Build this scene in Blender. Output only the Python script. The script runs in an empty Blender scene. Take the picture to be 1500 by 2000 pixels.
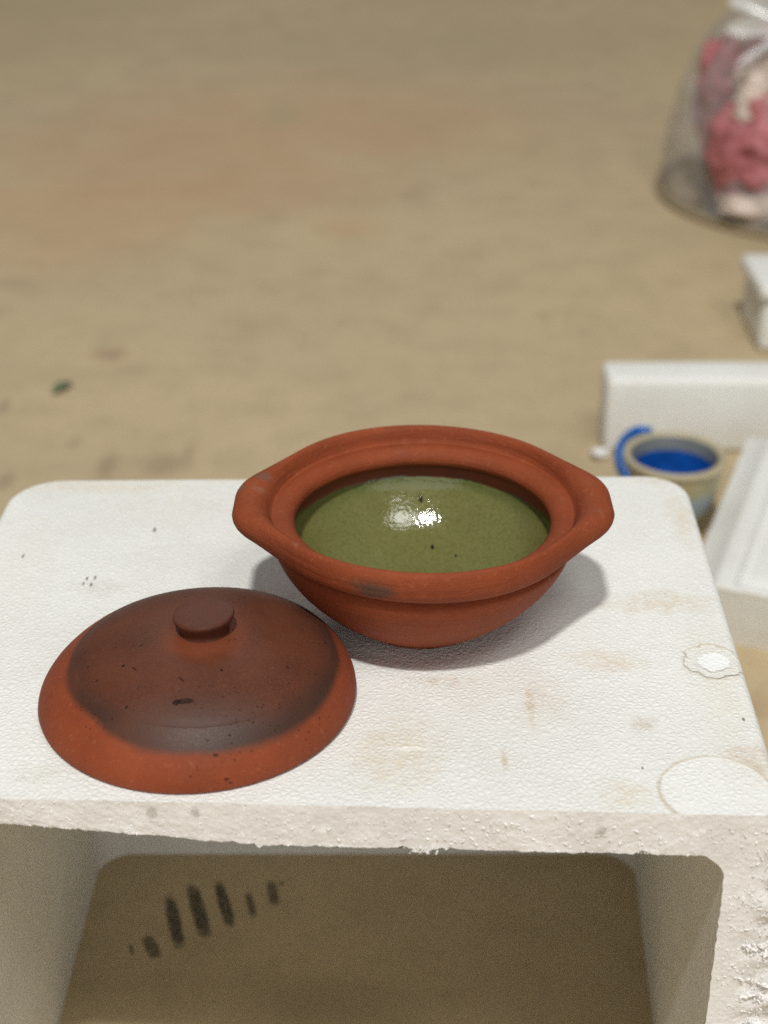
import bpy, bmesh, math, random
from mathutils import Vector, Matrix, noise as mnoise
random.seed(11)
S = bpy.context.scene
COL = S.collection
PI = math.pi
H = 0.345                                  # height of the foam box

# ------------------------------------------------------------------ camera numbers (used to lay out ground positions)
F_PX, PITCH, CAM_Z = 3050.0, math.radians(28.49), 0.890
def at(px, py, z=0.0):
    """photo pixel -> world point on the level plane z"""
    x = (px-750)/F_PX; y = -(py-1000)/F_PX
    d = (x, math.cos(PITCH)+y*math.sin(PITCH), -math.sin(PITCH)+y*math.cos(PITCH))
    t = (z-CAM_Z)/d[2]
    return Vector((d[0]*t, d[1]*t, z))
def px_size(p):
    """metres per pixel (across, along the ground) at a world point"""
    z = p.z-CAM_Z
    zc = p.y*math.cos(PITCH)-z*math.sin(PITCH)
    dist = math.hypot(p.y, z)
    return zc/F_PX, zc/F_PX/(abs(z)/dist)

# ------------------------------------------------------------------ node helpers
class NT:
    def __init__(self, name):
        self.m = bpy.data.materials.new(name); self.m.use_nodes = True
        self.t = self.m.node_tree; self.t.nodes.clear()
        self.out = self.t.nodes.new('ShaderNodeOutputMaterial')
        self.cache = {}
        self.tc = self.t.nodes.new('ShaderNodeTexCoord')
        self.co = self.tc.outputs['Object']
    def n(self, typ, **kw):
        nd = self.t.nodes.new(typ)
        for k, v in kw.items(): setattr(nd, k, v)
        return nd
    def put(self, sock, v):
        if isinstance(v, bpy.types.NodeSocket): self.t.links.new(v, sock)
        elif v is not None:
            if hasattr(sock, 'default_value'):
                if sock.type == 'RGBA' and len(v) == 3: v = (*v, 1)
                sock.default_value = v
    def math(self, op, a, b=None, c=None, clamp=False):
        nd = self.n('ShaderNodeMath', operation=op, use_clamp=clamp)
        self.put(nd.inputs[0], a)
        if b is not None: self.put(nd.inputs[1], b)
        if c is not None: self.put(nd.inputs[2], c)
        return nd.outputs[0]
    def vec(self, op, a, b=None):
        nd = self.n('ShaderNodeVectorMath', operation=op)
        self.put(nd.inputs[0], a)
        if b is not None: self.put(nd.inputs[1], b)
        return nd.outputs['Value'] if op in ('LENGTH', 'DISTANCE', 'DOT_PRODUCT') else nd.outputs[0]
    def noise(self, scale, detail=3, rough=0.55, co=None, dist=0.0):
        key = (scale, detail, rough, dist, co)
        if key in self.cache: return self.cache[key]
        nd = self.n('ShaderNodeTexNoise')
        self.cache[key] = nd.outputs[0]
        self.put(nd.inputs['Vector'], co or self.co)
        nd.inputs['Scale'].default_value = scale; nd.inputs['Detail'].default_value = detail
        nd.inputs['Roughness'].default_value = rough; nd.inputs['Distortion'].default_value = dist
        return nd.outputs[0]
    def voro(self, scale, feature='F1', co=None, rnd=1.0, out='Distance'):
        nd = self.n('ShaderNodeTexVoronoi', feature=feature)
        self.put(nd.inputs['Vector'], co or self.co)
        nd.inputs['Scale'].default_value = scale; nd.inputs['Randomness'].default_value = rnd
        return nd.outputs[out]
    def scaled(self, s, co=None):
        return self.vec('MULTIPLY', co or self.co, s)
    def ramp(self, v, a, b, lo=0.0, hi=1.0, smooth=True):
        nd = self.n('ShaderNodeMapRange', interpolation_type='SMOOTHSTEP' if smooth else 'LINEAR')
        self.put(nd.inputs['Value'], v)
        nd.inputs['From Min'].default_value = a; nd.inputs['From Max'].default_value = b
        nd.inputs['To Min'].default_value = lo; nd.inputs['To Max'].default_value = hi
        return nd.outputs[0]
    def mix(self, f, a, b, mode='MIX'):
        nd = self.n('ShaderNodeMix', data_type='RGBA', blend_type=mode)
        self.put(nd.inputs[0], f); self.put(nd.inputs[6], a); self.put(nd.inputs[7], b)
        return nd.outputs[2]
    def spot(self, c, rx, ry, rot=0.0, wob=0.5, nscale=60, soft=0.55, box=False):
        """mask of one blot: 1 inside, ragged soft edge"""
        mp = self.n('ShaderNodeMapping', vector_type='TEXTURE')
        self.put(mp.inputs['Vector'], self.co)
        mp.inputs['Location'].default_value = (c[0], c[1], c[2] if len(c) > 2 else 0)
        mp.inputs['Rotation'].default_value = (0, 0, rot)
        mp.inputs['Scale'].default_value = (rx, ry, 1)
        if box:
            ab = self.vec('ABSOLUTE', mp.outputs[0])
            sp = self.n('ShaderNodeSeparateXYZ'); self.put(sp.inputs[0], ab)
            d = self.math('MULTIPLY', self.math('ADD', self.math('MAXIMUM', sp.outputs[0], sp.outputs[1]), self.vec('LENGTH', self.vec('MULTIPLY', ab, (1, 1, 0)))), .46)
        else:
            d = self.vec('LENGTH', self.vec('MULTIPLY', mp.outputs[0], (1, 1, 0)))
        w = self.math('MULTIPLY_ADD', self.noise(nscale, 4, .65), wob*2, -wob)
        d = self.math('ADD', d, w)
        return self.ramp(d, 1.0+soft*.5, 1.0-soft, 0, 1)
    def bump(self, h, dist, strength=1.0, nrm=None):
        nd = self.n('ShaderNodeBump')
        self.put(nd.inputs['Height'], h)
        nd.inputs['Distance'].default_value = dist; nd.inputs['Strength'].default_value = strength
        if nrm is not None: self.put(nd.inputs['Normal'], nrm)
        return nd.outputs[0]
    def bsdf(self, color, rough=.7, normal=None, **kw):
        b = self.n('ShaderNodeBsdfPrincipled')
        self.put(b.inputs['Base Color'], color); self.put(b.inputs['Roughness'], rough)
        if normal is not None: self.put(b.inputs['Normal'], normal)
        for k, v in kw.items(): self.put(b.inputs[k.replace('_', ' ')], v)
        return b.outputs[0]
    def done(self, sh):
        self.t.links.new(sh, self.out.inputs['Surface']); return self.m

# ------------------------------------------------------------------ object helpers
def obj(name, verts, faces, mat, parent=None, loc=(0, 0, 0), smooth=True, sharp=None, normals=None):
    me = bpy.data.meshes.new(name)
    me.from_pydata([tuple(v) for v in verts], [], faces)
    me.validate(); me.update()
    if smooth: me.polygons.foreach_set('use_smooth', [True]*len(me.polygons))
    if sharp: me.set_sharp_from_angle(angle=math.radians(sharp))
    if normals: me.normals_split_custom_set_from_vertices(normals)
    me.materials.append(mat)
    o = bpy.data.objects.new(name, me); COL.objects.link(o)
    o.location = loc
    if parent: o.parent = parent
    return o
def obj_bm(name, bm, mat, parent=None, loc=(0, 0, 0), sharp=None):
    bmesh.ops.recalc_face_normals(bm, faces=bm.faces)
    me = bpy.data.meshes.new(name); bm.to_mesh(me); bm.free()
    me.polygons.foreach_set('use_smooth', [True]*len(me.polygons))
    if sharp: me.set_sharp_from_angle(angle=math.radians(sharp))
    me.materials.append(mat)
    o = bpy.data.objects.new(name, me); COL.objects.link(o); o.location = loc
    if parent: o.parent = parent
    return o
def empty(name, loc):
    o = bpy.data.objects.new(name, None); o.empty_display_size = .05
    COL.objects.link(o); o.location = loc; return o
def tag(o, label, cat, group=None, kind=None):
    if label: o['label'] = label
    if cat: o['category'] = cat
    if group: o['group'] = group
    if kind: o['kind'] = kind
    return o
def catmull(pts, n=6):
    """smooth curve through 2-D/3-D points"""
    P = [Vector(p) for p in pts]; out = []
    for i in range(len(P)-1):
        p0 = P[max(i-1, 0)]; p1 = P[i]; p2 = P[i+1]; p3 = P[min(i+2, len(P)-1)]
        for k in range(n):
            t = k/n
            out.append(.5*((2*p1)+(p2-p0)*t+(2*p0-5*p1+4*p2-p3)*t*t+(3*p1-p0-3*p2+p3)*t**3))
    out.append(P[-1]); return out
def grid_faces(rings, n, wrap=True, flip=False):
    f = []
    for i in range(rings-1):
        for j in range(n if wrap else n-1):
            k = (j+1) % n
            q = (i*n+j, i*n+k, (i+1)*n+k, (i+1)*n+j)
            f.append(q[::-1] if flip else q)
    return f

# ------------------------------------------------------------------ materials
def foam_mat(name, main=True):
    m = NT(name)
    wob = m.n('ShaderNodeTexNoise'); m.put(wob.inputs['Vector'], m.co); wob.inputs['Scale'].default_value = 90; wob.inputs['Detail'].default_value = 1
    sc = m.n('ShaderNodeVectorMath', operation='SCALE'); m.put(sc.inputs[0], wob.outputs[1]); sc.inputs['Scale'].default_value = .004
    wc = m.vec('ADD', m.co, sc.outputs[0])
    cell = m.voro(262, 'F1', co=wc)
    edge = m.voro(262, 'DISTANCE_TO_EDGE', co=wc)
    cr = m.voro(262, 'F1', co=wc, out='Color')
    crs = m.n('ShaderNodeSeparateColor'); m.put(crs.inputs[0], cr)
    seam = m.ramp(edge, 0.0, .13, 1, 0)
    big = m.noise(9, 4, .6); mid = m.noise(38, 4, .6)
    base = m.mix(m.ramp(big, .35, .7), (.80, .81, .785), (.75, .75, .715))
    base = m.mix(m.math('MULTIPLY', crs.outputs[0], .10), base, (.86, .87, .85))
    base = m.mix(m.math('MULTIPLY', seam, m.ramp(mid, .3, .75, .03, .20)), base, (.50, .47, .41))
    h = m.math('ADD', m.math('MULTIPLY', m.ramp(edge, -.02, .36), 1.0), m.math('MULTIPLY', crs.outputs[1], .08))
    h = m.math('ADD', h, m.math('MULTIPLY', m.noise(700, 2), .3))
    h = m.math('ADD', h, m.math('MULTIPLY', m.noise(60, 3), .12))
    if main:
        sz = m.n('ShaderNodeSeparateXYZ'); m.put(sz.inputs[0], m.co)
        topm = m.ramp(sz.outputs[2], H-.012, H-.004)
        worn = m.ramp(m.noise(170, 4, .7), .34, .62, .22, .95)
        st = [  # photo px, radii px, colour, strength
            ((1285, 1180), 120, 20, (.62, .50, .33), .50), ((1190, 1290), 75, 24, (.62, .48, .30), .42),
            ((770, 1470), 95, 70, (.66, .56, .38), .50), ((1060, 1370), 60, 45, (.58, .46, .33), .30),
            ((1255, 1415), 26, 16, (.50, .40, .26), .55), ((985, 1480), 8, 24, (.55, .42, .25), .55),
            ((1035, 1375), 9, 38, (.58, .44, .27), .55), ((1215, 1550), 60, 30, (.66, .56, .40), .45),
            ((1080, 1090), 60, 24, (.60, .50, .36), .25), ((345, 985), 120, 45, (.68, .60, .45), .22),
            ((210, 950), 160, 14, (.66, .54, .34), .40), ((560, 935), 130, 12, (.66, .54, .32), .45),
            ((190, 1150), 60, 18, (.52, .47, .36), .34), ((70, 1510), 60, 22, (.52, .47, .36), .30),
            ((1330, 1010), 26, 60, (.62, .50, .35), .42), ((1400, 1330), 60, 120, (.70, .62, .48), .35),
            ((1490, 1490), 70, 40, (.55, .42, .27), .6), ((1300, 935), 60, 14, (.62, .50, .33), .5),
            ((40, 1110), 80, 110, (.70, .65, .55), .30), ((870, 1330), 60, 14, (.5, .38, .24), .4), ((790, 1462), 62, 5, (.90, .89, .84), .9), ((1290, 1160), 40, 8, (.55, .50, .30), .5)]
        for (p, rx, ry, c, s) in st:
            w = at(p[0], p[1], H); a, b = px_size(w)
            base = m.mix(m.math('MULTIPLY', m.math('MULTIPLY', m.spot((w.x-OX, w.y-OY, 0), rx*a, ry*b, wob=.95, nscale=95, soft=.8), s), m.math('MULTIPLY', topm, worn)), base, c)
        # small dark specks that gather in a few dirty patches
        sp = m.voro(420, 'F1'); patch = m.ramp(m.noise(16, 3, .6), .56, .66)
        speck = m.math('MULTIPLY', m.ramp(sp, .20, .10), patch)
        base = m.mix(m.math('MULTIPLY', speck, .55), base, (.10, .085, .06))
        for (p, r) in [((302, 1035), 3.5), ((45, 1086), 3), ((850, 1195), 3), ((1452, 1405), 3), ((1255, 1500), 2.5), ((170, 1130), 3), ((186, 1128), 3), ((178, 1142), 3), ((163, 1140), 2.5), ((1030, 1165), 3)]:
            w = at(p[0], p[1], H); a, b = px_size(w)
            base = m.mix(m.math('MULTIPLY', m.spot((w.x-OX, w.y-OY, 0), r*a, r*b*1.4, wob=.3, nscale=500), m.math('MULTIPLY', topm, .8)), base, (.08, .065, .05))
        # two round moulding marks by the right edge
        for (p, r, chip) in [((1402, 1547), .0315, 0), ((1392, 1293), .0185, 1)]:
            w = at(p[0], p[1], H)
            rel = m.vec('SUBTRACT', m.co, (w.x-OX, w.y-OY, 0))
            d = m.vec('LENGTH', m.vec('MULTIPLY', rel, (1, 1, 0)))
            d = m.math('ADD', d, m.math('MULTIPLY_ADD', m.noise(120 if chip else 45, 3), .010 if chip else .004, -.005 if chip else -.002))
            line = m.math('MULTIPLY', m.ramp(d, r-.0016, r-.0002), m.ramp(d, r+.0022, r+.0002))
            line = m.math('MULTIPLY', line, m.math('MULTIPLY', topm, m.ramp(m.noise(30, 2), .35, .6, .25, 1)))
            base = m.mix(m.math('MULTIPLY', line, .55), base, (.50, .40, .26))
            inn = m.math('MULTIPLY', topm, m.ramp(d, r, r-.002))
            base = m.mix(m.math('MULTIPLY', inn, .5 if chip else .3), base, (.87, .88, .87))
            h = m.math('SUBTRACT', h, m.math('MULTIPLY', inn, 3.4 if chip else 1.1))
            if chip:
                core = m.math('MULTIPLY', topm, m.ramp(d, r*.62, r*.5))
                h = m.math('SUBTRACT', h, m.math('MULTIPLY', core, 2.5))
                base = m.mix(core, base, (.88, .90, .90))
                ring = m.math('MULTIPLY', inn, m.math('SUBTRACT', 1.0, core))
                base = m.mix(m.math('MULTIPLY', ring, .35), base, (.66, .64, .56))
    nrm = m.bump(h, .00042, .85)
    return m.done(m.bsdf(base, .55, nrm, Specular_IOR_Level=.35, Subsurface_Weight=.12,
                         Subsurface_Radius=(.004, .004, .0035), Subsurface_Scale=1.0))
OX, OY = -.03, .865

def torn_mat():
    m = NT('torn foam')
    cell = m.voro(290, 'F1'); edge = m.voro(290, 'DISTANCE_TO_EDGE')
    base = m.mix(m.ramp(m.noise(20, 4, .6), .35, .7), (.80, .785, .775), (.72, .695, .685))
    base = m.mix(m.ramp(m.noise(140, 3, .6), .62, .74), base, (.88, .88, .87))
    base = m.mix(m.math('MULTIPLY', m.ramp(m.noise(55, 4, .7), .66, .74), .6), base, (.48, .43, .37))
    for (x, z, q) in [(-.127, .3375, .0040), (-.103, .3385, .0032), (.118, .331, .0036)]:
        d = m.vec('LENGTH', m.vec('MULTIPLY', m.vec('SUBTRACT', m.co, (x-OX, 0, z)), (1/q, 0, .8/q)))
        d = m.math('ADD', d, m.math('MULTIPLY_ADD', m.noise(260, 3, .6), 1.2, -.6))
        base = m.mix(m.math('MULTIPLY', m.ramp(d, 1.2, .4), .55), base, (.36, .32, .28))
    h = m.math('ADD', m.math('MULTIPLY', m.noise(260, 4, .7), .9), m.math('MULTIPLY', m.ramp(cell, .75, .1), .35))
    base = m.mix(m.math('MULTIPLY', m.ramp(m.voro(520, 'F1'), .26, .12), m.ramp(m.noise(45, 3, .6), .44, .56)), base, (.93, .93, .92))
    return m.done(m.bsdf(base, .6, m.bump(h, .0006, .7), Specular_IOR_Level=.35))

def floor_mat():
    m = NT('concrete floor')
    n1 = m.noise(1.6, 5, .6); n2 = m.noise(11, 5, .65); n3 = m.noise(420, 3, .6); n4 = m.noise(55, 4, .65)
    c = m.mix(m.ramp(n1, .35, .65), (.535, .425, .262), (.490, .392, .248))
    c = m.mix(m.ramp(n2, .4, .75, 0, .42), c, (.34, .268, .158))
    c = m.mix(m.ramp(n4, .5, .8, 0, .34), c, (.30, .24, .14))
    c = m.mix(m.ramp(n3, .35, .75, 0, .30), c, (.27, .21, .115))
    rust = (.46, .285, .165); brown = (.20, .13, .085); dark = (.16, .12, .08)
    st = [((640, 230), 520, 110, rust, .42), ((330, 300), 430, 110, rust, .42), ((820, 250), 130, 70, (.40, .26, .15), .35),
          ((150, 430), 330, 100, rust, .45), ((680, 445), 70, 22, rust, .6), ((480, 370), 260, 60, rust, .35),
          ((555, 225), 60, 26, (.34, .31, .18), .5), ((805, 382), 26, 10, (.28, .22, .13), .6), ((1063, 618), 16, 12, (.26, .19, .12), .5),
          ((215, 692), 36, 14, (.26, .15, .10), .8), ((208, 912), 22, 34, brown, .55), ((325, 905), 58, 26, brown, .6),
          ((370, 880), 16, 22, brown, .4), ((145, 865), 18, 14, dark, .4), ((30, 555), 40, 12, brown, .35), ((5, 795), 16, 16, dark, .6),
          ((10, 940), 22, 20, dark, .6), ((270, 720), 40, 16, (.30, .22, .15), .35), ((60, 60), 300, 90, (.36, .29, .17), .4),
          ((900, 90), 500, 60, (.36, .29, .17), .35), ((1420, 1380), 120, 30, (.36, .22, .13), .5),
          ((470, 1230), 80, 40, dark, .4), ((620, 1960), 160, 60, (.28, .22, .12), .4)]
    for (p, rx, ry, col, s) in st:
        w = at(p[0], p[1], 0); a, b = px_size(w)
        big = rx > 100
        c = m.mix(m.math('MULTIPLY', m.spot((w.x, w.y, 0), rx*a, ry*b, wob=.75 if big else .6, nscale=5 if big else 45, soft=1.0 if big else .9), s if big else s*.72), c, col)
    # short bars of old dark paint on the floor under the box
    bars = [((285, 1829), (307, 1871), 26), ((330, 1752), (351, 1849), 25), ((374, 1731), (402, 1829), 28), ((426, 1724), (451, 1808), 23),
            ((484, 1745), (495, 1788), 15), ((528, 1722), (538, 1766), 20), ((255, 1845), (258, 1864), 7), ((548, 1722), (552, 1730), 8)]
    for k, (p, q, w) in enumerate(bars):
        A = at(*p); B = at(*q); d = B-A; mid = (A+B)/2; a, b = px_size(mid)
        msk = m.spot((mid.x, mid.y, 0), w*a/2, d.length/2, rot=math.atan2(d.y, d.x)-PI/2, wob=.36, nscale=190, soft=.30, box=True)
        wear = m.ramp(m.noise(330, 3, .7), .30, .55, .35, 1)
        c = m.mix(m.math('MULTIPLY', m.math('MULTIPLY', msk, wear), .95 if k in (1, 2, 3) else .82), c, (.036, .036, .031))
    speck = m.math('MULTIPLY', m.ramp(m.voro(70, 'F1'), .10, .05), m.ramp(m.noise(6, 2), .5, .62))
    c = m.mix(m.math('MULTIPLY', speck, .6), c, (.10, .085, .06))
    h = m.math('ADD', m.math('MULTIPLY', n3, .5), m.math('MULTIPLY', n4, 1.0))
    return m.done(m.bsdf(c, .62, m.bump(h, .0012, .5), Specular_IOR_Level=.3))

def clay_mat(name, lid=False, knob=False):
    m = NT(name)
    streak = m.noise(30, 4, .6, co=m.scaled((.6, .6, 9)))
    fine = m.noise(900, 2, .6); grit = m.noise(260, 4, .7); blot = m.noise(22, 4, .6)
    c = m.mix(m.ramp(blot, .3, .7), (.335, .070, .0225), (.265, .052, .0165))
    if lid: c = m.mix(1.0, c, (.78, .80, .82), 'MULTIPLY')
    else: c = m.mix(1.0, c, (.82, .88, .95), 'MULTIPLY')
    c = m.mix(m.ramp(streak, .42, .72, 0, .55), c, (.215, .048, .018))
    c = m.mix(m.ramp(grit, .55, .8, 0, .55), c, (.42, .150, .075))
    c = m.mix(m.ramp(fine, .50, .70, 0, .60), c, (.17, .042, .018))
    c = m.mix(m.ramp(m.noise(9, 5, .7), .50, .72, 0, .30), c, (.20, .052, .024))
    rough = .72
    if lid:
        sep = m.n('ShaderNodeSeparateXYZ'); m.put(sep.inputs[0], m.co)
        if knob:
            mask = m.ramp(m.noise(60, 3), .1, .6, .85, 1.0)
        else:
            rel = m.vec('MULTIPLY', m.vec('SUBTRACT', m.co, (.0070, -.0060, 0)), (1, 1, 0))
            d = m.math('ADD', m.vec('LENGTH', rel), m.math('MULTIPLY_ADD', m.noise(14, 4, .55), .010, -.005))
            mask = m.ramp(d, .0816, .0772)
            # bare ring round the foot of the knob
            bare = m.math('MULTIPLY', m.ramp(m.math('ADD', m.vec('LENGTH', rel), m.math('MULTIPLY_ADD', m.noise(45, 3), .012, -.006)), .030, .018), .40)
            mask = m.math('MULTIPLY', mask, m.math('SUBTRACT', 1.0, bare))
        mott = m.noise(28, 4, .6)
        dk = m.mix(m.ramp(mott, .35, .68), (.104, .033, .016), (.078, .026, .0135))
        dk = m.mix(m.ramp(fine, .50, .70, 0, .6), dk, (.125, .055, .040))
        dk = m.mix(m.ramp(grit, .60, .8, 0, .4), dk, (.055, .022, .017))
        if not knob:
            rim_burn = m.math('MULTIPLY', m.ramp(d, .064, .0765), m.ramp(m.noise(13, 3), .35, .65, .2, .85))
            dk = m.mix(rim_burn, dk, (.038, .023, .017))
            lobe = m.spot((.012, -.075, 0), .050, .022, wob=.35, nscale=30, soft=.9)
            dk = m.mix(m.math('MULTIPLY', lobe, .65), dk, (.055, .036, .030))
        if knob: dk = m.mix(1.0, dk, (.82, .84, .92), 'MULTIPLY')
        c = m.mix(m.math('MULTIPLY', mask, .96), c, dk)
        pit = m.math('MULTIPLY', m.ramp(m.voro(150, 'F1', co=m.scaled((.55, 1, 1))), .16, .06), m.ramp(m.noise(30, 3), .52, .60))
        pit2 = m.math('MULTIPLY', m.ramp(m.voro(330, 'F1', co=m.scaled((.7, 1, 1))), .20, .08), m.ramp(m.noise(24, 3), .50, .60))
        pit = m.math('MAXIMUM', pit, m.math('MULTIPLY', pit2, .7))
        c = m.mix(m.math('MULTIPLY', pit, .75), c, (.028, .011, .009))
        rough = m.math('SUBTRACT', m.math('MULTIPLY', m.ramp(fine, .3, .7), .12), m.math('MULTIPLY_ADD', mask, .20, -.64))
        h = m.math('SUBTRACT', m.math('ADD', m.math('MULTIPLY', fine, .35), m.math('MULTIPLY', streak, .35)), m.math('MULTIPLY', pit, 2.0))
        if not knob:
            for (x, y, rx, ry, rt) in [(.0015, -.0600, .0046, .0016, .10), (-.0030, -.0605, .0020, .0016, .5), (-.037, -.030, .0010, .0010, -.6), (-.030, -.034, .0022, .0004, -.9), (.020, -.037, .0008, .0007, .2), (-.0315, -.060, .0007, .0006, 0), (-.002, -.045, .0024, .0004, -.8)]:
                g = m.spot((x, y, 0), rx, ry, rot=rt, wob=.75, nscale=420, soft=.5)
                c = m.mix(m.math('MULTIPLY', g, .9), c, (.020, .007, .005)); h = m.math('SUBTRACT', h, m.math('MULTIPLY', g, 3.5))
        return m.done(m.bsdf(c, rough, m.bump(h, .0005, .85), Specular_IOR_Level=.26))
    for (x, y, z, r) in [(-.003, .102, 0, .0042), (-.101, .025, 0, .006), (-.115, .012, 0, .004)]:
        g = m.spot((x, y, 0), r, r*.8, wob=.6, nscale=200)
        c = m.mix(m.math('MULTIPLY', g, .6), c, (.13, .085, .065))
    # smoky smudge on the lip towards the viewer
    mp = m.vec('LENGTH', m.vec('MULTIPLY', m.vec('SUBTRACT', m.co, (-.031, -.098, .078)), (62, 40, 130)))
    g = m.ramp(m.math('ADD', mp, m.math('MULTIPLY_ADD', m.noise(150, 4), 1.2, -.6)), 1.2, .3)
    c = m.mix(m.math('MULTIPLY', g, .8), c, (.075, .050, .038))
    ash = m.ramp(m.noise(35, 4, .6), .63, .74, 0, .30)
    c = m.mix(ash, c, (.27, .15, .10))
    h = m.math('ADD', m.math('MULTIPLY', fine, .4), m.math('ADD', m.math('MULTIPLY', streak, .9), m.math('MULTIPLY', grit, .4)))
    return m.done(m.bsdf(c, rough, m.bump(h, .0009, .9), Specular_IOR_Level=.20))

def glaze_mat():
    m = NT('green glaze')
    fine = m.noise(1100, 2, .6); g2 = m.noise(380, 4, .7); blot = m.noise(25, 4, .6)
    sep = m.n('ShaderNodeSeparateXYZ'); m.put(sep.inputs[0], m.co)
    c = m.mix(m.ramp(blot, .3, .7), (.163, .164, .056), (.146, .145, .046))
    c = m.mix(m.ramp(g2, .42, .7, 0, .65), c, (.096, .096, .022))
    c = m.mix(m.ramp(fine, .55, .72, 0, .50), c, (.25, .25, .125))
    edge_z = m.math('MULTIPLY_ADD', m.noise(38, 4, .6), .008, .0525)
    dz = m.math('SUBTRACT', edge_z, sep.outputs[2])           # >0 below the glaze line
    c = m.mix(m.ramp(dz, .012, .001, 0, .55), c, (.075, .105, .022))
    for (x, y, r) in [(.001, .0800, .0016), (.0085, .053, .0016), (.024, .044, .0010)]:
        c = m.mix(m.spot((x, y, 0), r, r*1.3, wob=.5, nscale=700), c, (.018, .014, .006))
    pin = m.ramp(m.voro(190, 'F1'), .07, .03)
    c = m.mix(m.math('MULTIPLY', pin, .6), c, (.05, .04, .012))
    gl = m.ramp(dz, .0, .0012)
    clay = m.mix(m.ramp(blot, .3, .7), (.20, .046, .018), (.15, .034, .014))  # bare clay coloured darker for the shade under the overhanging rim
    col = m.mix(gl, clay, c)
    rough = m.ramp(gl, 0, 1, .75, .09)
    h = m.math('ADD', m.math('MULTIPLY', m.noise(480, 2, .5), .60), m.math('MULTIPLY', m.ramp(dz, 0, .003), 1.6))
    return m.done(m.bsdf(col, rough, m.bump(h, .0007, .5), Specular_IOR_Level=.6))

def plain(name, col, rough=.5, scale=40, var=.15, bump=.0004, **kw):
    m = NT(name)
    n = m.noise(scale, 4, .6)
    c = m.mix(m.ramp(n, .3, .7, 0, 1), col, tuple(v*(1-var) for v in col))
    return m.done(m.bsdf(c, rough, m.bump(m.noise(scale*6, 3), bump, .6), **kw))

def plastic_mat():
    m = NT('clear crinkled plastic')
    h = m.math('ADD', m.noise(16, 3, .6, dist=.6), m.math('MULTIPLY', m.voro(17, 'F1'), .9))
    nrm = m.bump(h, .014, .7)
    tr = m.n('ShaderNodeBsdfTransparent'); tr.inputs[0].default_value = (.975, .97, .965, 1)
    gl = m.n('ShaderNodeBsdfGlossy'); gl.inputs['Roughness'].default_value = .20; m.put(gl.inputs['Normal'], nrm)
    df = m.n('ShaderNodeBsdfDiffuse'); df.inputs[0].default_value = (.90, .89, .89, 1); m.put(df.inputs['Normal'], nrm)
    fr = m.n('ShaderNodeFresnel'); fr.inputs[0].default_value = 1.45; m.put(fr.inputs['Normal'], nrm)
    a = m.n('ShaderNodeMixShader'); m.put(a.inputs[0], m.ramp(m.noise(6, 3), .3, .7, .12, .26)); m.put(a.inputs[1], tr.outputs[0]); m.put(a.inputs[2], df.outputs[0])
    b = m.n('ShaderNodeMixShader'); m.put(b.inputs[0], m.math('MULTIPLY', fr.outputs[0], .40, clamp=True)); m.put(b.inputs[1], a.outputs[0]); m.put(b.inputs[2], gl.outputs[0])
    return m.done(b.outputs[0])

M_FOAM = foam_mat('bead foam'); M_FOAM2 = foam_mat('bead foam plain', False); M_TORN = torn_mat(); M_FLOOR = floor_mat()
M_CLAY = clay_mat('terracotta'); M_LID = clay_mat('smoked terracotta', True); M_KNOB = clay_mat('smoked terracotta knob', True, True)
M_GLAZE = glaze_mat()

# ------------------------------------------------------------------ the floor
fl = obj('floor', [(-9, -4, 0), (9, -4, 0), (9, 14, 0), (-9, 14, 0)], [(0, 1, 2, 3)], M_FLOOR, smooth=False)
tag(fl, 'bare tan concrete floor with rusty stains', None, kind='structure')

# ------------------------------------------------------------------ the foam box: upside down, its near side broken away
def line_off(p, q, d):
    """line p->q moved to its right-hand side by d"""
    u = (Vector(q)-Vector(p)).normalized(); n = Vector((u.y, -u.x))
    return Vector(p)+n*d, u
def isect(l1, l2):
    (p, u), (q, v) = l1, l2
    den = u.x*v.y-u.y*v.x; w = q-p
    return p+u*((w.x*v.y-w.y*v.x)/den)
FR_L, FR_R = Vector((-.290, .6785)), Vector((.2205, .6605))
FRONT = (FR_L, (FR_R-FR_L).normalized())
def yfront(x): return FR_L.y+(FR_R.y-FR_L.y)*(x-FR_L.x)/(FR_R.x-FR_L.x)
def upath(BL, BR, LF, RF, d, rl, rr, nside=46, nback=60, narc=14):
    """left side -> back -> right side, inset by d, rounded back corners"""
    L = line_off(LF, BL, d); B = line_off(BL, BR, d); R = line_off(BR, RF, d)
    def corner(l1, l2, P0, P1, P2, r):
        c = isect(line_off(*P0, r), line_off(*P1, r)); rad = max(r-d, .0015)
        n1 = Vector((-l1[1].y, l1[1].x)); n2 = Vector((-l2[1].y, l2[1].x))
        a1 = math.atan2(n1.y, n1.x); a2 = math.atan2(n2.y, n2.x)
        if a2 > a1: a2 -= 2*PI
        return [c+Vector((math.cos(a1+(a2-a1)*k/narc), math.sin(a1+(a2-a1)*k/narc)))*rad for k in range(narc+1)]
    c1 = corner(L, B, (LF, BL), (BL, BR), None, rl)
    c2 = corner(B, R, (BL, BR), (BR, RF), None, rr)
    s = isect(L, FRONT); e = isect(R, FRONT)
    pts = [s.lerp(c1[0], k/nside) for k in range(nside)]+c1[:-1]
    pts += [c1[-1].lerp(c2[0], k/nback) for k in range(nback)]+c2[:-1]
    pts += [c2[-1].lerp(e, k/nside) for k in range(nside+1)]
    return pts
OUT = dict(BL=(-.2795, 1.0580), BR=(.2300, 1.0660), LF=(-.290, .6785), RF=(.2190, .6605))
INN = dict(BL=(-.2375, 1.0275), BR=(.2095, 1.0275), LF=(-.2430, .6785), RF=(.1878, .6605))
def lev(n, a, b): return [a+(b-a)*k/n for k in range(n)]
ceil_z = .3165
NL = 96
outer = [(z, -.022*(1-z/(H-.006))**1.3) for z in lev(NL, 0, H-.006)]
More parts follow.
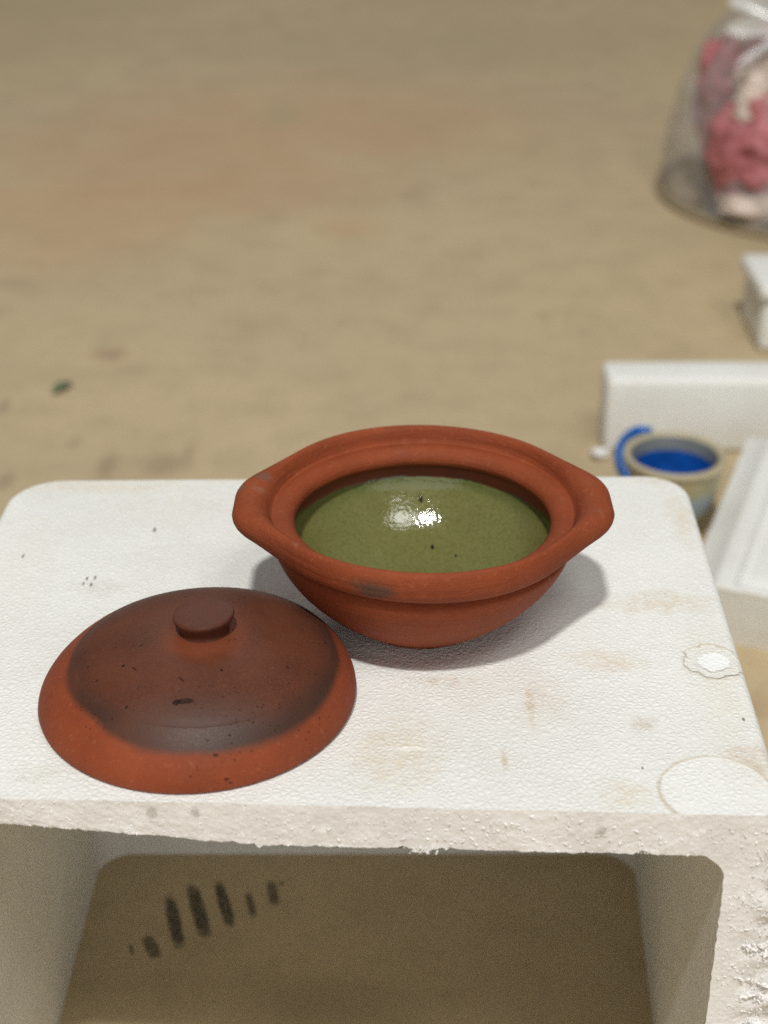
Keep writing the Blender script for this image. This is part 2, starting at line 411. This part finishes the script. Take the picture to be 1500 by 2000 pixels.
for k in range(7):
    a = PI/2*k/6; outer.append((H-.006+.006*math.sin(a), .006*(1-math.cos(a))))
inner = [(z, -.002*(1-z/.296)) for z in lev(NL-6, 0, ceil_z-.018)]
for k in range(13):
    a = PI/2*k/12; inner.append((ceil_z-.018+.018*math.sin(a), .018*(1-math.cos(a))))
assert len(outer) == len(inner), (len(outer), len(inner))
def sag(x, y): return .0125*max(0, min(1, (-.06-x)/.17))**1.0*max(0, min(1, (.95-y)/.25))     # the lid panel thins to the left
def fdisp(x, z):
    """how far the broken near face stands out (+ towards the viewer)"""
    p = Vector((x*1.0, 0, z))
    v = .0003*mnoise.fractal(p*110, .6, 2.0, 4)+.0007*mnoise.noise(p*34+Vector((3, 0, 7)))
    d, _ = mnoise.voronoi(p*240)
    v += .0004*(.45-d[0])
    rough = max(0, min(1, (x-.196)/.022))*max(0, min(1, (.333-z)/.03))
    v += rough*(.0042*mnoise.noise(Vector((x*60, 0, z*85)))-.0012+.0024*mnoise.fractal(p*190, .6, 2, 3))
    return v
def zjag(x):
    v = .0010*mnoise.fractal(Vector((x*150, 1, 5)), .6, 2.2, 4)+.0008*mnoise.noise(Vector((x*45, 9, 5)))
    for (cx, w, dep) in [(.0195, .006, -.0035), (-.069, .0016, -.003), (.035, .008, .0012), (.012, .007, .0022), (.142, .004, .0022)]:
        v += dep*math.exp(-((x-cx)/w)**2)
    return v

box = empty('foam_box', (OX, OY, 0))
tag(box, 'big upturned white foam box with a broken open side, carrying the clay pot', 'foam box')
V, Fc = [], []
off = Vector((OX, OY, 0))
rings_o = [[Vector((p.x, p.y, z)) for p in upath(**OUT, d=d, rl=.040, rr=.032)] for z, d in outer]
rings_i = [[Vector((p.x, p.y, z)) for p in upath(**INN, d=d, rl=.026, rr=.026)] for z, d in inner]
NP = len(rings_o[0])
NTOP = 260
o_edge = [r[0] for r in rings_o]+[rings_o[-1][0].lerp(rings_o[-1][-1], k/NTOP) for k in range(1, NTOP)]+[r[-1] for r in reversed(rings_o)]
i_edge = [r[0] for r in rings_i]+[rings_i[-1][0].lerp(rings_i[-1][-1], k/NTOP) for k in range(1, NTOP)]+[r[-1] for r in reversed(rings_i)]
def move(v, inner_side):
    """wear: sag of the panel and the ragged break at the near edge"""
    v = v.copy()
    if abs(v.y-yfront(v.x)) < 2e-4:
        if inner_side:
            if v.z > .285 and -.22 < v.x < .18:
                v.z += zjag(v.x)
            else:
                s = 1 if v.x > 0 else -1
                v.x += s*.0009*mnoise.fractal(Vector((4, v.z*150, 2)), .6, 2.2, 3)
        v.y -= fdisp(v.x, v.z)
    if inner_side and v.z > .285: v.z += sag(v.x, v.y)*min(1, (v.z-.285)/.03)
    return v
def add_rings(rings, cap_edge, inner_side):
    base = len(V)
    for r in rings:
        for p in r: V.append(move(p, inner_side)-off)
    for i in range(len(rings)-1):
        for j in range(NP-1):
            a = base+i*NP+j
            q = (a, a+1, a+NP+1, a+NP)
            Fc.append(q if inner_side else q[::-1])
    top = base+(len(rings)-1)*NP
    loop = list(range(top, top+NP))
    k0 = len(V)
    for k in range(1, NTOP): V.append(move(rings[-1][0].lerp(rings[-1][-1], k/NTOP), inner_side)-off)
    loop += list(range(k0+NTOP-2, k0-1, -1))
    Fc.append(tuple(loop) if inner_side else tuple(loop[::-1]))
add_rings(rings_o, o_edge, False); add_rings(rings_i, i_edge, True)
shell = obj('shell', V, Fc, M_FOAM, box, sharp=38)
bm = bmesh.new(); bm.from_mesh(shell.data); bmesh.ops.recalc_face_normals(bm, faces=bm.faces); bm.to_mesh(shell.data); bm.free()
shell.data.set_sharp_from_angle(angle=math.radians(38))
# the broken face itself
NV = 16
tv = []
for k in range(NV+1):
    t = k/NV
    for a, b in zip(o_edge, i_edge):
        p = a.lerp(b, t)
        p.y = yfront(p.x)
        if k == 0: p = move(a, False)
        elif k == NV: p = move(b, True)
        else:
            q = p.copy()
            bz = move(b, True); az = move(a, False)
            q.x = az.x+(bz.x-az.x)*t; q.z = az.z+(bz.z-az.z)*t
            q.y = yfront(q.x)-fdisp(q.x, q.z)
            p = q
        tv.append(p-off)
tf = grid_faces(NV+1, len(o_edge), wrap=False)
# loose beads and shreds still hanging on the break
rnd = random.Random(5)
def shred(x, z, r, stretch=1.0, out=.0):
    b = bmesh.new(); bmesh.ops.create_icosphere(b, subdivisions=2, radius=r)
    rot = Matrix.Rotation(rnd.uniform(0, 6.3), 3, Vector((rnd.uniform(-1, 1), rnd.uniform(-1, 1), rnd.uniform(-1, 1))).normalized())
    sd = Vector((rnd.uniform(0, 50), 0, 0))
    base = len(tv)
    c = Vector((x, yfront(x)-fdisp(x, z)-out, z))-off
    for v in b.verts:
        p = v.co*(1+.9*mnoise.noise(v.co*(1.3/r)+sd)); p = Vector((p.x*stretch, p.y*.6, p.z*.6))
        tv.append(c+rot @ p)
    b.verts.index_update()
    for f in b.faces: tf.append(tuple(base+v.index for v in f.verts))
    b.free()
for _ in range(420):
    x = rnd.uniform(-.275, .19); shred(x, rnd.uniform(.3165+sag(x, .7), .3445), rnd.uniform(.0003, .0007), rnd.uniform(1, 1.8))
for _ in range(110):
    x = rnd.gauss(.075, .05)
    if -.2 < x < .2: shred(x, rnd.triangular(.318, .344, .323), rnd.uniform(.0004, .0011), rnd.uniform(1, 1.8))
for _ in range(50):
    x = rnd.uniform(-.20, .17); shred(x, .3172+sag(x, .7), rnd.uniform(.0004, .0008), rnd.uniform(1, 1.8))
for _ in range(460):
    shred(rnd.triangular(.190, .2225, .219), rnd.uniform(.14, .337), rnd.uniform(.0003, .0010), rnd.uniform(1, 1.8))
for _ in range(160):
    shred(rnd.uniform(.189, .207), rnd.uniform(.14, .333), rnd.uniform(.0003, .0006), rnd.uniform(1, 2))
for (x, z, n, sz) in [(.2110, .2510, 18, .0018), (.2150, .2455, 16, .0020), (.2150, .212, 20, .0022), (.2175, .223, 14, .0018), (.2185, .275, 14, .0015), (.2195, .302, 14, .0014), (.2170, .190, 14, .0019), (.0200, .3150, 8, .0011)]:
    for _ in range(n): shred(x+rnd.gauss(0, .0042), z+rnd.gauss(0, .0013), sz*rnd.uniform(.4, 1.1), rnd.uniform(1, 1.8), .0006)
obj('torn_edge', tv, tf, M_TORN, box, sharp=60)['label'] = 'rough broken near edge of the foam box with loose beads'

# ------------------------------------------------------------------ the clay pot
PC = at(825.5, 962, H+.090); HB = .090
pot = empty('clay_pot', (PC.x, PC.y, H))
tag(pot, 'open terracotta pot with two ear handles and green glazed inside on the foam box', 'pot')
N = 288
R0 = .1030
EC, ER = Vector((.0888, .0110)), .0297                 # rounded corner of an ear
aEC = math.atan2(EC.y, EC.x); phi = aEC+math.acos((R0-ER)/EC.length)
HULL = [(0.0, EC.x+ER)]
for k in range(13):
    a = phi*k/12; p = EC+Vector((math.cos(a), math.sin(a)))*ER
    HULL.append((math.atan2(p.y, p.x), p.length))
p0_, p1_ = EC+Vector((math.cos(phi), math.sin(phi)))*ER, Vector((math.cos(phi), math.sin(phi)))*R0
for k in range(1, 13):
    t = k/12; p = p0_.lerp(p1_, t)*(1-.009*math.sin(PI*t))
    HULL.append((math.atan2(p.y, p.x), p.length))
def hull_r(th):
    th = abs(math.atan2(math.sin(th), math.cos(th)))
    if th > PI/2: th = PI-th
    if th >= HULL[-1][0]: return R0
    if th <= HULL[1][0]: return (EC.x+ER)/math.cos(th)
    for (a, ra), (b_, rb) in zip(HULL, HULL[1:]):
        if th <= b_: return ra+(rb-ra)*(th-a)/max(1e-9, b_-a)
    return R0
RI = .0952
spec = [('r', .0862, -.0248), ('r', .0828, -.0232), ('r', .0806, -.0205), ('r', .0803, -.0178), ('r', .0810, -.0154), ('r', .0830, -.0130), ('r', .0862, -.0112),
        ('r', .0898, -.0106), ('r', .0926, -.0112), ('r', .0941, -.0116), ('t', 0.0, -.0104), ('t', .05, -.0070), ('t', .16, -.0032), ('t', .32, -.0008),
        ('t', .50, 0), ('t', .66, -.0003), ('t', .80, -.0013), ('t', .90, -.0028), ('t', .965, -.0048), ('t', 1.0, -.0078), ('t', .985, -.0108), ('t', .94, -.0136),
        ('t', .86, -.0160), ('t', .74, -.0180), ('t', .55, -.0198), ('t', .30, -.0214), ('t', .05, -.0226), ('r', .0936, -.0236), ('r', .0912, -.0240)]
# body outside, from under the lip to the foot
body_prof = catmull([(.0912, .0660), (.0944, .0622), (.0938, .0575), (.0890, .0470), (.0802, .0343), (.0660, .0196), (.0505, .0074), (.0425, .0022), (.0375, .0), (.0, .0)], 5)
rv, rn = [], []
def wob(th, z): return 1+.0035*math.sin(2*th+.7)+.002*math.sin(3*th+2.1+z*20)
for kind, a, z in spec:
    for j in range(N):
        th = 2*PI*j/N; hr = hull_r(th)
        if kind == 'r': r = a
        else: r = RI+(hr-RI)*a
        e = max(0, (hr-R0)/.0155)
        zz = z
        if kind == 't':
            # the ears stay thinner than the lip, with a longer flat top
            if z < -.005 and a > .4: zz = z*(1-.12*e)
            zz += .0006*math.sin(th*3+1)+(-.0012*e*a)
        r *= wob(th, z)
        rv.append(Vector((r*math.cos(th), r*math.sin(th), HB+zz+.0005*math.sin(2*th))))
bodyv = []
for p in body_prof:
    for j in range(N):
        th = 2*PI*j/N; r = p.x*wob(th, 0)
        bodyv.append(Vector((r*math.cos(th), r*math.sin(th), p.y+.0005*math.sin(2*th)*(p.y/HB))))
inn_prof = catmull([(.0862, .0650), (.0880, .0620), (.0878, .0565), (.0850, .0495), (.0790, .0415), (.0710, .0325), (.0600, .0238), (.0450, .0168), (.0270, .0126), (.0, .0115)], 6)
innv = []
for p in inn_prof:
    for j in range(N):
        th = 2*PI*j/N; r = p.x*wob(th, 0)
        innv.append(Vector((r*math.cos(th), r*math.sin(th), p.y)))
obj('body', bodyv, grid_faces(len(body_prof), N, flip=True), M_CLAY, pot)
obj('glazed_lining', innv, grid_faces(len(inn_prof), N), M_GLAZE, pot)['label'] = 'glossy speckled olive green glaze lining the pot'
# rim and the two ears: one surface split into three meshes, sharing normals so no seam shows
rf = grid_faces(len(spec), N)
tmp = bpy.data.meshes.new('t'); tmp.from_pydata([tuple(v) for v in rv], [], rf); tmp.update()
nrm = [v.normal.copy() for v in tmp.vertices]; bpy.data.meshes.remove(tmp)
FIRST_T = 14
def sub(name, sel):
    fs = [f for f in rf if sel(f)]
    idx = sorted({i for f in fs for i in f}); mp = {o: k for k, o in enumerate(idx)}
    return obj(name, [rv[i] for i in idx], [tuple(mp[i] for i in f) for f in fs], M_CLAY, pot, normals=[nrm[i] for i in idx])
def ear(f, side):
    ring = min(f)//N; th = 2*PI*((min(i % N for i in f if True))+.5)/N
    if any(i % N == 0 for i in f) and any(i % N == N-1 for i in f): th = 2*PI*(N-.5)/N
    c = math.cos(th)*side
    return FIRST_T <= ring <= 25 and c > math.cos(phi*.98)
sub('rim', lambda f: not ear(f, 1) and not ear(f, -1))
sub('handle', lambda f: ear(f, 1)); sub('handle', lambda f: ear(f, -1))

# ------------------------------------------------------------------ its lid, lying beside it
LC = at(386, 1361, H)
lid = empty('pot_lid', (LC.x, LC.y, H))
tag(lid, 'domed terracotta lid with smoke darkened top and round knob beside the pot', 'lid')
K = .984
prof = catmull([(.080, .0012), (.088, .0), (.0925*K, .0), (.0950*K, .0014), (.0957*K, .0042), (.0947*K, .0095), (.0915*K, .0160), (.0870*K, .0220), (.0815*K, .0277), (.0765*K, .0318), (.0752*K, .0325), (.0690*K, .0361),
                (.060*K, .0400), (.048*K, .0434), (.036*K, .0458), (.022*K, .0472), (.010*K, .0478), (0, .0478)], 5)
def shear(z): return (.0048*min(1, max(0, z/.03))+.0012*max(0, (z-.03)/.03), 0)
lv = []
for p in prof:
    for j in range(N):
        th = 2*PI*j/N
        r = p.x*(1+.004*math.sin(2*th+1)+.003*math.sin(3*th))
        sx, sy = shear(p.y)
        zz = p.y*(1+.012*math.sin(2*th+.4)) if p.x > .02 else p.y
        lv.append((r*math.cos(th)+sx, r*math.sin(th)+sy, zz))
obj('dome', lv, grid_faces(len(prof), N), M_LID, lid)
kp = catmull([(.0152, .0465), (.0142, .0495), (.0146, .0522), (.0160, .0552), (.0173, .0574), (.0178, .0592), (.0175, .0603), (.0166, .0609), (.011, .0612), (.005, .0611), (0, .0610)], 5)
kv = []
for p in kp:
    for j in range(96):
        th = 2*PI*j/96; r = p.x*(1+.012*math.sin(2*th+.5)+.008*math.sin(3*th+1))
        kv.append((r*math.cos(th)+.0066, r*math.sin(th), p.y-.0012+.0008*math.sin(th+2)*(p.x/.018)))
obj('knob', kv, grid_faces(len(kp), 96), M_KNOB, lid)

# ------------------------------------------------------------------ foam pieces behind
def rounded_block(x0, y0, z0, x1, y1, z1, r, chips=0, seed=0, cuts=10):
    b = bmesh.new(); bmesh.ops.create_cube(b, size=1)
    for v in b.verts: v.co = Vector(((v.co.x+.5)*(x1-x0)+x0, (v.co.y+.5)*(y1-y0)+y0, (v.co.z+.5)*(z1-z0)+z0))
    bmesh.ops.bevel(b, geom=list(b.edges), offset=r, segments=4, profile=.5, affect='EDGES')
    return b
p0 = at(1188, 745, .10)
slab = rounded_block(0, 0, 0, .62, .064, .102, .008)
o = obj_bm('foam_slab', slab, M_FOAM2, loc=(p0.x, p0.y, 0), sharp=50)
tag(o, 'long low white foam slab lying behind the blue pot', 'foam slab')
# crumbling foam lump at its near left foot
b = bmesh.new(); bmesh.ops.create_icosphere(b, subdivisions=3, radius=.011)
for v in b.verts: v.co = Vector((v.co.x*1.1, v.co.y*.8, v.co.z*.5))*(1+.8*mnoise.noise(v.co*160))
zmin = min(v.co.z for v in b.verts)
for v in b.verts: v.co.z -= zmin
o = obj_bm('foam_chunk', b, M_TORN, loc=(p0.x-.004, p0.y-.014, 0))
tag(o, 'small broken lump of white foam at the end of the foam slab', 'foam piece')

p1 = at(1476, 690, 0)
bx = empty('foam_crate', (p1.x, p1.y, 0))
tag(bx, 'small white foam box with overhanging lid between the slab and the plastic bag', 'foam box')
obj_bm('tub', rounded_block(0.004, 0.004, 0, .40, .140, .080, .010), M_FOAM2, bx, sharp=50)
obj_bm('box_lid', rounded_block(-.004, -.005, .0805, .408, .146, .104, .009), M_FOAM2, bx, sharp=50)

# stepped foam tray in front of it
c = Vector((.3031, 1.3613)); ang = math.radians(-21)
sec = [(.020, 0), (.004, .040), (.0, .050), (.002, .0545), (.006, .0565), (.026, .0650), (.030, .0715), (.034, .0730), (.046, .0730), (.050, .0718), (.053, .0640),
       (.056, .0618), (.062, .0618), (.066, .0640), (.070, .0650), (.150, .0655)]
W, Ln = .30, .400
def tray_h(d):
    for (a, za), (b_, zb) in zip(sec[1:], sec[2:]):
        if d <= b_: return za+(zb-za)*max(0, (d-a))/max(1e-6, b_-a)
    return sec[-1][1]
ds = [s[0] for s in sec[2:]]
def ticks(L, front=False):
    lo = ds[:-1]; hi = [L-d for d in reversed(lo)]
    mids = [lo[-1]+(hi[0]-lo[-1])*k/6 for k in range(1, 6)]
    return lo+mids+hi
XT, YT = ticks(W), ticks(Ln)
tvs, tfs = [], []
for y in YT:
    for x in XT:
        dx = min(x, W-x); df = y; db = Ln-y
        # at the near edge the wall rises straight to the ridge
        dd = min(dx, db, df+.030 if df < .030 else df+.030)
        tvs.append((x, y, tray_h(dd)))
nx = len(XT)
tfs = grid_faces(len(YT), nx, wrap=False)
ring = [j for j in range(nx)]+[i*nx+nx-1 for i in range(1, len(YT))]+[(len(YT)-1)*nx+j for j in range(nx-2, -1, -1)]+[i*nx for i in range(len(YT)-2, 0, -1)]
prev = ring
for (ins, zz) in [(.001, .93), (.004, .6), (.014, 0)]:
    cur = []
    for i in ring:
        x, y, z = tvs[i]
        cx = min(max(x, ins), W-ins); cy = min(max(y, ins), Ln-ins)
        cur.append(len(tvs)); tvs.append((cx, cy, z*zz if zz else 0))
    for k in range(len(ring)):
        q = (k+1) % len(ring)
        tfs.append((prev[q], prev[k], cur[k], cur[q]))
    prev = cur
o = obj('foam_tray', tvs, tfs, M_FOAM2, loc=(c.x, c.y, 0), sharp=40)
o.rotation_euler = (0, 0, ang)
bm = bmesh.new(); bm.from_mesh(o.data); bmesh.ops.recalc_face_normals(bm, faces=bm.faces); bm.to_mesh(o.data); bm.free()
tag(o, 'white foam tray with stepped rim and groove on the floor beside the blue pot', 'foam tray')

# ------------------------------------------------------------------ small pot with blue glaze
cc = at(1318, 886, .10)
bp = empty('blue_pot', (cc.x, cc.y, 0))
tag(bp, 'small cream pot with blue handle, glazed deep blue inside, before the foam slab', 'pot')
mc = NT('cream glaze')
n = mc.noise(30, 4, .6)
colr = mc.mix(mc.ramp(n, .3, .7), (.40, .35, .20), (.30, .27, .15))
dd = mc.vec('LENGTH', mc.vec('MULTIPLY', mc.vec('SUBTRACT', mc.co, (.026, -.045, .055)), (42, 30, 60)))
colr = mc.mix(mc.math('MULTIPLY', mc.ramp(mc.math('ADD', dd, mc.math('MULTIPLY_ADD', mc.noise(80, 3), .8, -.4)), 1.1, .5), .8), colr, (.30, .38, .46))
M_CREAM = mc.done(mc.bsdf(colr, .35))
M_RIM = plain('pale pot rim', (.46, .40, .26), .45)
M_BLUE = plain('deep blue glaze', (.008, .085, .38), .18, var=.35)
M_BLUE2 = plain('bright blue glaze', (.012, .13, .46), .28, var=.2)
M_GREY = plain('grey blue glaze', (.20, .22, .22), .3)
def lathe(name, pr_, mat, parent, n=72, flip=False, cuts=5):
    P = catmull(pr_, cuts)
    return obj(name, [(p.x*math.cos(2*PI*j/n), p.x*math.sin(2*PI*j/n), p.y) for p in P for j in range(n)], grid_faces(len(P), n, flip=flip), mat, parent)
lathe('body', [(0, 0), (.032, 0), (.037, .004), (.046, .030), (.052, .060), (.0555, .090)], M_CREAM, bp)
lathe('rim', [(.0555, .0895), (.0585, .094), (.0590, .0985), (.0565, .1010), (.0525, .1005), (.0495, .0980)], M_RIM, bp)
lathe('lining', [(.0495, .0982), (.0478, .090), (.0465, .082)], M_GREY, bp)
lathe('glaze', [(.0466, .0822), (.0450, .070), (.040, .052), (.028, .040), (0, .036)], M_BLUE, bp)
hp = [at(px, py, .096)-Vector((cc.x, cc.y, 0)) for px, py in [(1272, 848), (1246, 845), (1222, 860), (1209, 885), (1211, 912), (1224, 932)]]
P = catmull(hp, 6); hv = []
for i, p in enumerate(P):
    t = (P[min(i+1, len(P)-1)]-P[max(i-1, 0)]).normalized(); s = Vector((t.y, -t.x, 0)); u = i/(len(P)-1)
    w = .0062*(.6+.4*math.sin(PI*u))
    for k in range(12):
        a = 2*PI*k/12; hv.append(p+s*(w*math.cos(a))+Vector((0, 0, .009*math.sin(a))))
hf = grid_faces(len(P), 12)+[tuple(range(12))[::-1], tuple(range((len(P)-1)*12, len(P)*12))]
obj('handle', hv, hf, M_BLUE2, bp)

# ------------------------------------------------------------------ clear plastic bundle, top right
dc = at(1602, 380, 0); ZS = 1.25
pl = empty('plastic_bundle', (dc.x, dc.y, 0))
tag(pl, 'clear crinkled plastic bag gathered at the top, holding pink and cream bundles', 'plastic bag')
NB = 160
bprof = catmull([(.300, .004), (.305, .012), (.301, .045), (.294, .085), (.283, .125), (.267, .165), (.243, .205), (.208, .243), (.160, .275), (.105, .296), (.055, .306), (.0, .308)], 8)
def lean(z): return -.030*(z/.338)**2
bv = []
for i, p in enumerate(bprof):
    u = i/(len(bprof)-1)
    for j in range(NB):
        th = 2*PI*j/NB
        fold = .010*math.sin(11*th+2*math.sin(3*th)+3*u)*u+.014*mnoise.fractal(Vector((math.cos(th)*4, math.sin(th)*4, u*5)), .6, 2, 3)
        r = p.x*(1+fold*(1+2.5*u*u))+.004*mnoise.noise(Vector((math.cos(th)*9, math.sin(th)*9, u*14)))
        bv.append((r*math.cos(th)+lean(p.y), r*math.sin(th), p.y*ZS+.006*u*mnoise.noise(Vector((math.cos(th)*5, math.sin(th)*5, u*9)))))
M_PLAS = plastic_mat()
obj('bag', bv, grid_faces(len(bprof), NB), M_PLAS, pl)
# gathered neck flopping over towards the near side
nv = []
NM = Matrix.Translation((-.105, -.125, .325)) @ Matrix.Rotation(math.radians(-22), 4, 'Y') @ Matrix.Rotation(math.radians(42), 4, 'X')
for i in range(12):
    u = i/11
    for j in range(NB):
        th = 2*PI*j/NB
        r = .034-.018*math.sin(min(1, u*2.0)*PI)+.062*u**1.3
        r *= 1+(.12+.26*u)*math.sin(9*th+1.7*math.sin(2*th)+1.2*u)+.08*math.sin(5*th+2)
        nv.append(NM @ Vector((r*math.cos(th), r*math.sin(th), .075*u-.030*u*u+.016*u*math.sin(7*th+1))))
mm = NT('frilled plastic neck')
d_ = mm.n('ShaderNodeBsdfDiffuse'); d_.inputs[0].default_value = (.78, .78, .77, 1)
t_ = mm.n('ShaderNodeBsdfTransparent'); g_ = mm.n('ShaderNodeBsdfGlossy'); g_.inputs['Roughness'].default_value = .28
x1 = mm.n('ShaderNodeMixShader'); x1.inputs[0].default_value = .60; mm.put(x1.inputs[1], t_.outputs[0]); mm.put(x1.inputs[2], d_.outputs[0])
x2 = mm.n('ShaderNodeMixShader'); x2.inputs[0].default_value = .18; mm.put(x2.inputs[1], x1.outputs[0]); mm.put(x2.inputs[2], g_.outputs[0])
obj('neck_frill', nv, grid_faces(12, NB), mm.done(x2.outputs[0]), pl)
lathe('contact_shade_ring', [(.292, .002), (.306, .001), (.313, .005), (.311, .012), (.304, .014), (.296, .009), (.292, .002)], plain('contact shade brown', (.30, .235, .14), .5), pl, n=120)  # ring stands in for the dark contact shade around the bag's foot
def crumple(name, c, r, mat, label, cat, seed, sq=.8, group=None):
    b = bmesh.new(); bmesh.ops.create_icosphere(b, subdivisions=5, radius=1)
    sd = Vector((seed*7.3, seed*1.7, seed*3.1))
    for v in b.verts:
        p = v.co.copy()
        k = 1+.30*mnoise.noise(p*1.6+sd)-.22*abs(mnoise.noise(p*3.4+sd))+.10*mnoise.noise(p*7+sd)
        v.co = Vector((p.x*r[0], p.y*r[1], p.z*r[2]*ZS))*k
    zmin = min(v.co.z for v in b.verts)
    for v in b.verts: v.co.z -= zmin
    o = obj_bm(name, b, mat, loc=(dc.x+c[0], dc.y+c[1], c[2]*ZS))
    return tag(o, label, cat, group)
M_PK = plain('deep pink cloth', (.50, .165, .180), .6, 18, .3, .002)
M_PK2 = plain('rose cloth', (.74, .42, .41), .6, 18, .3, .002)
M_WH = plain('cream cloth', (.72, .60, .52), .65, 18, .2, .002)
M_PU = plain('plum cloth', (.16, .03, .07), .6, 18, .2, .002)
G = 'bundles inside the plastic bag'
crumple('cloth_bundle', (-.222, -.03, .065), (.040, .06, .085), M_PK, 'tall narrow deep pink bundle at the side of the plastic bag', 'bundle', 1, group=G)
crumple('cloth_bundle', (-.145, -.165, .022), (.110, .080, .085), M_PK, 'large deep pink bundle low at the front inside the plastic bag', 'bundle', 2, group=G)
crumple('cloth_bundle', (-.120, -.150, .125), (.105, .075, .052), M_WH, 'pale cream bundle above the large deep pink one in the plastic bag', 'bundle', 3, group=G)
crumple('cloth_bundle', (-.080, -.05, .155), (.115, .095, .055), M_PK2, 'rose pink bundle at the top inside the plastic bag', 'bundle', 4, group=G)
crumple('cloth_bundle', (-.100, -.205, .006), (.140, .055, .030), M_WH, 'flat cream bundle at the bottom of the plastic bag', 'bundle', 5, group=G)
crumple('cloth_bundle', (-.045, -.225, .040), (.050, .04, .040), M_PU, 'small dark plum bundle low at the front of the plastic bag', 'bundle', 6, group=G)
crumple('cloth_bundle', (-.225, -.10, .010), (.032, .032, .040), plain('dull brown cloth', (.20, .14, .10), .7), 'small dull brown bundle at the bottom of the plastic bag', 'bundle', 7, group=G)

# ------------------------------------------------------------------ a fallen green leaf
lp = at(122, 762, 0)
lfv, lff = [], []
for i in range(9):
    u = i/8; w = .0085*math.sin(PI*min(1, u*.96+.02))**.8
    for j in range(5):
        s = (j-2)/2
        lfv.append((s*w, (u-.5)*.040, .003+.004*math.sin(PI*u)+.003*abs(s)))
o = obj('fallen_leaf', lfv, grid_faces(9, 5, wrap=False), plain('leaf green', (.12, .18, .085), .5), loc=(lp.x, lp.y, 0))
o.rotation_euler = (0, 0, -.5)
so = o.modifiers.new('thick', 'SOLIDIFY'); so.thickness = .0006
tag(o, 'small green leaf lying on the bare stained floor', 'leaf')

# ------------------------------------------------------------------ lamps (ceiling lights out of view, plus added fills), dim even room light
def disc(name, d, dist, size, power, col, target=(.02, .87, .42), wide=1.0):
    l = bpy.data.lights.new(name, 'AREA'); l.shape = 'ELLIPSE'; l.size = size*wide; l.size_y = size; l.energy = power; l.color = col
    o = bpy.data.objects.new(name, l); COL.objects.link(o)
    v = Vector(d).normalized(); t = Vector(target)
    o.location = t+v*dist
    o.rotation_euler = (-v).to_track_quat('-Z', 'Y').to_euler()
    return o
disc('ceiling_or_fill_lamp', (-.07, -.52, 1), 9.0, .42, 610, (1, .99, .945), wide=1.5)
disc('ceiling_or_fill_lamp', (.27, -.51, 1), 7.0, 2.0, 108, (1, .99, .945))
disc('ceiling_or_fill_lamp', (-.1, 1, .98), 6.4, 3.2, 46, (1, .99, .945), target=(0, 2.2, 0))  # added fill, evens out the brightness of the far floor
disc('ceiling_or_fill_lamp', (.12, -1.43, .62), 5.2, 3.6, 74, (1, .98, .95), wide=2.2)  # added broad fill behind the camera, lifts the box front and inside
W_ = bpy.data.worlds.new('World'); S.world = W_; W_.use_nodes = True
bg = W_.node_tree.nodes['Background']
bg.inputs[0].default_value = (1, .97, .94, 1); bg.inputs[1].default_value = .125

# ------------------------------------------------------------------ camera
cam = bpy.data.cameras.new('camera'); co = bpy.data.objects.new('camera', cam); COL.objects.link(co)
co.location = (0, 0, CAM_Z); co.rotation_euler = (PI/2-PITCH, 0, 0)
cam.sensor_fit = 'VERTICAL'; cam.sensor_height = 36; cam.lens = 36*F_PX/2000
cam.clip_start = .02; cam.clip_end = 100
cam.dof.use_dof = True; cam.dof.focus_distance = .94; cam.dof.aperture_fstop = cam.lens/11.5
S.camera = co
S.view_settings.view_transform = 'Standard'; S.view_settings.look = 'None'
S.view_settings.exposure = 0; S.view_settings.gamma = 1; S.view_settings.use_curve_mapping = False
S.render.resolution_x, S.render.resolution_y = 768, 1024
S.render.engine = 'CYCLES'
S.cycles.max_bounces = 7; S.cycles.transparent_max_bounces = 16; S.cycles.caustics_reflective = False; S.cycles.caustics_refractive = False
S.cycles.use_denoising = False
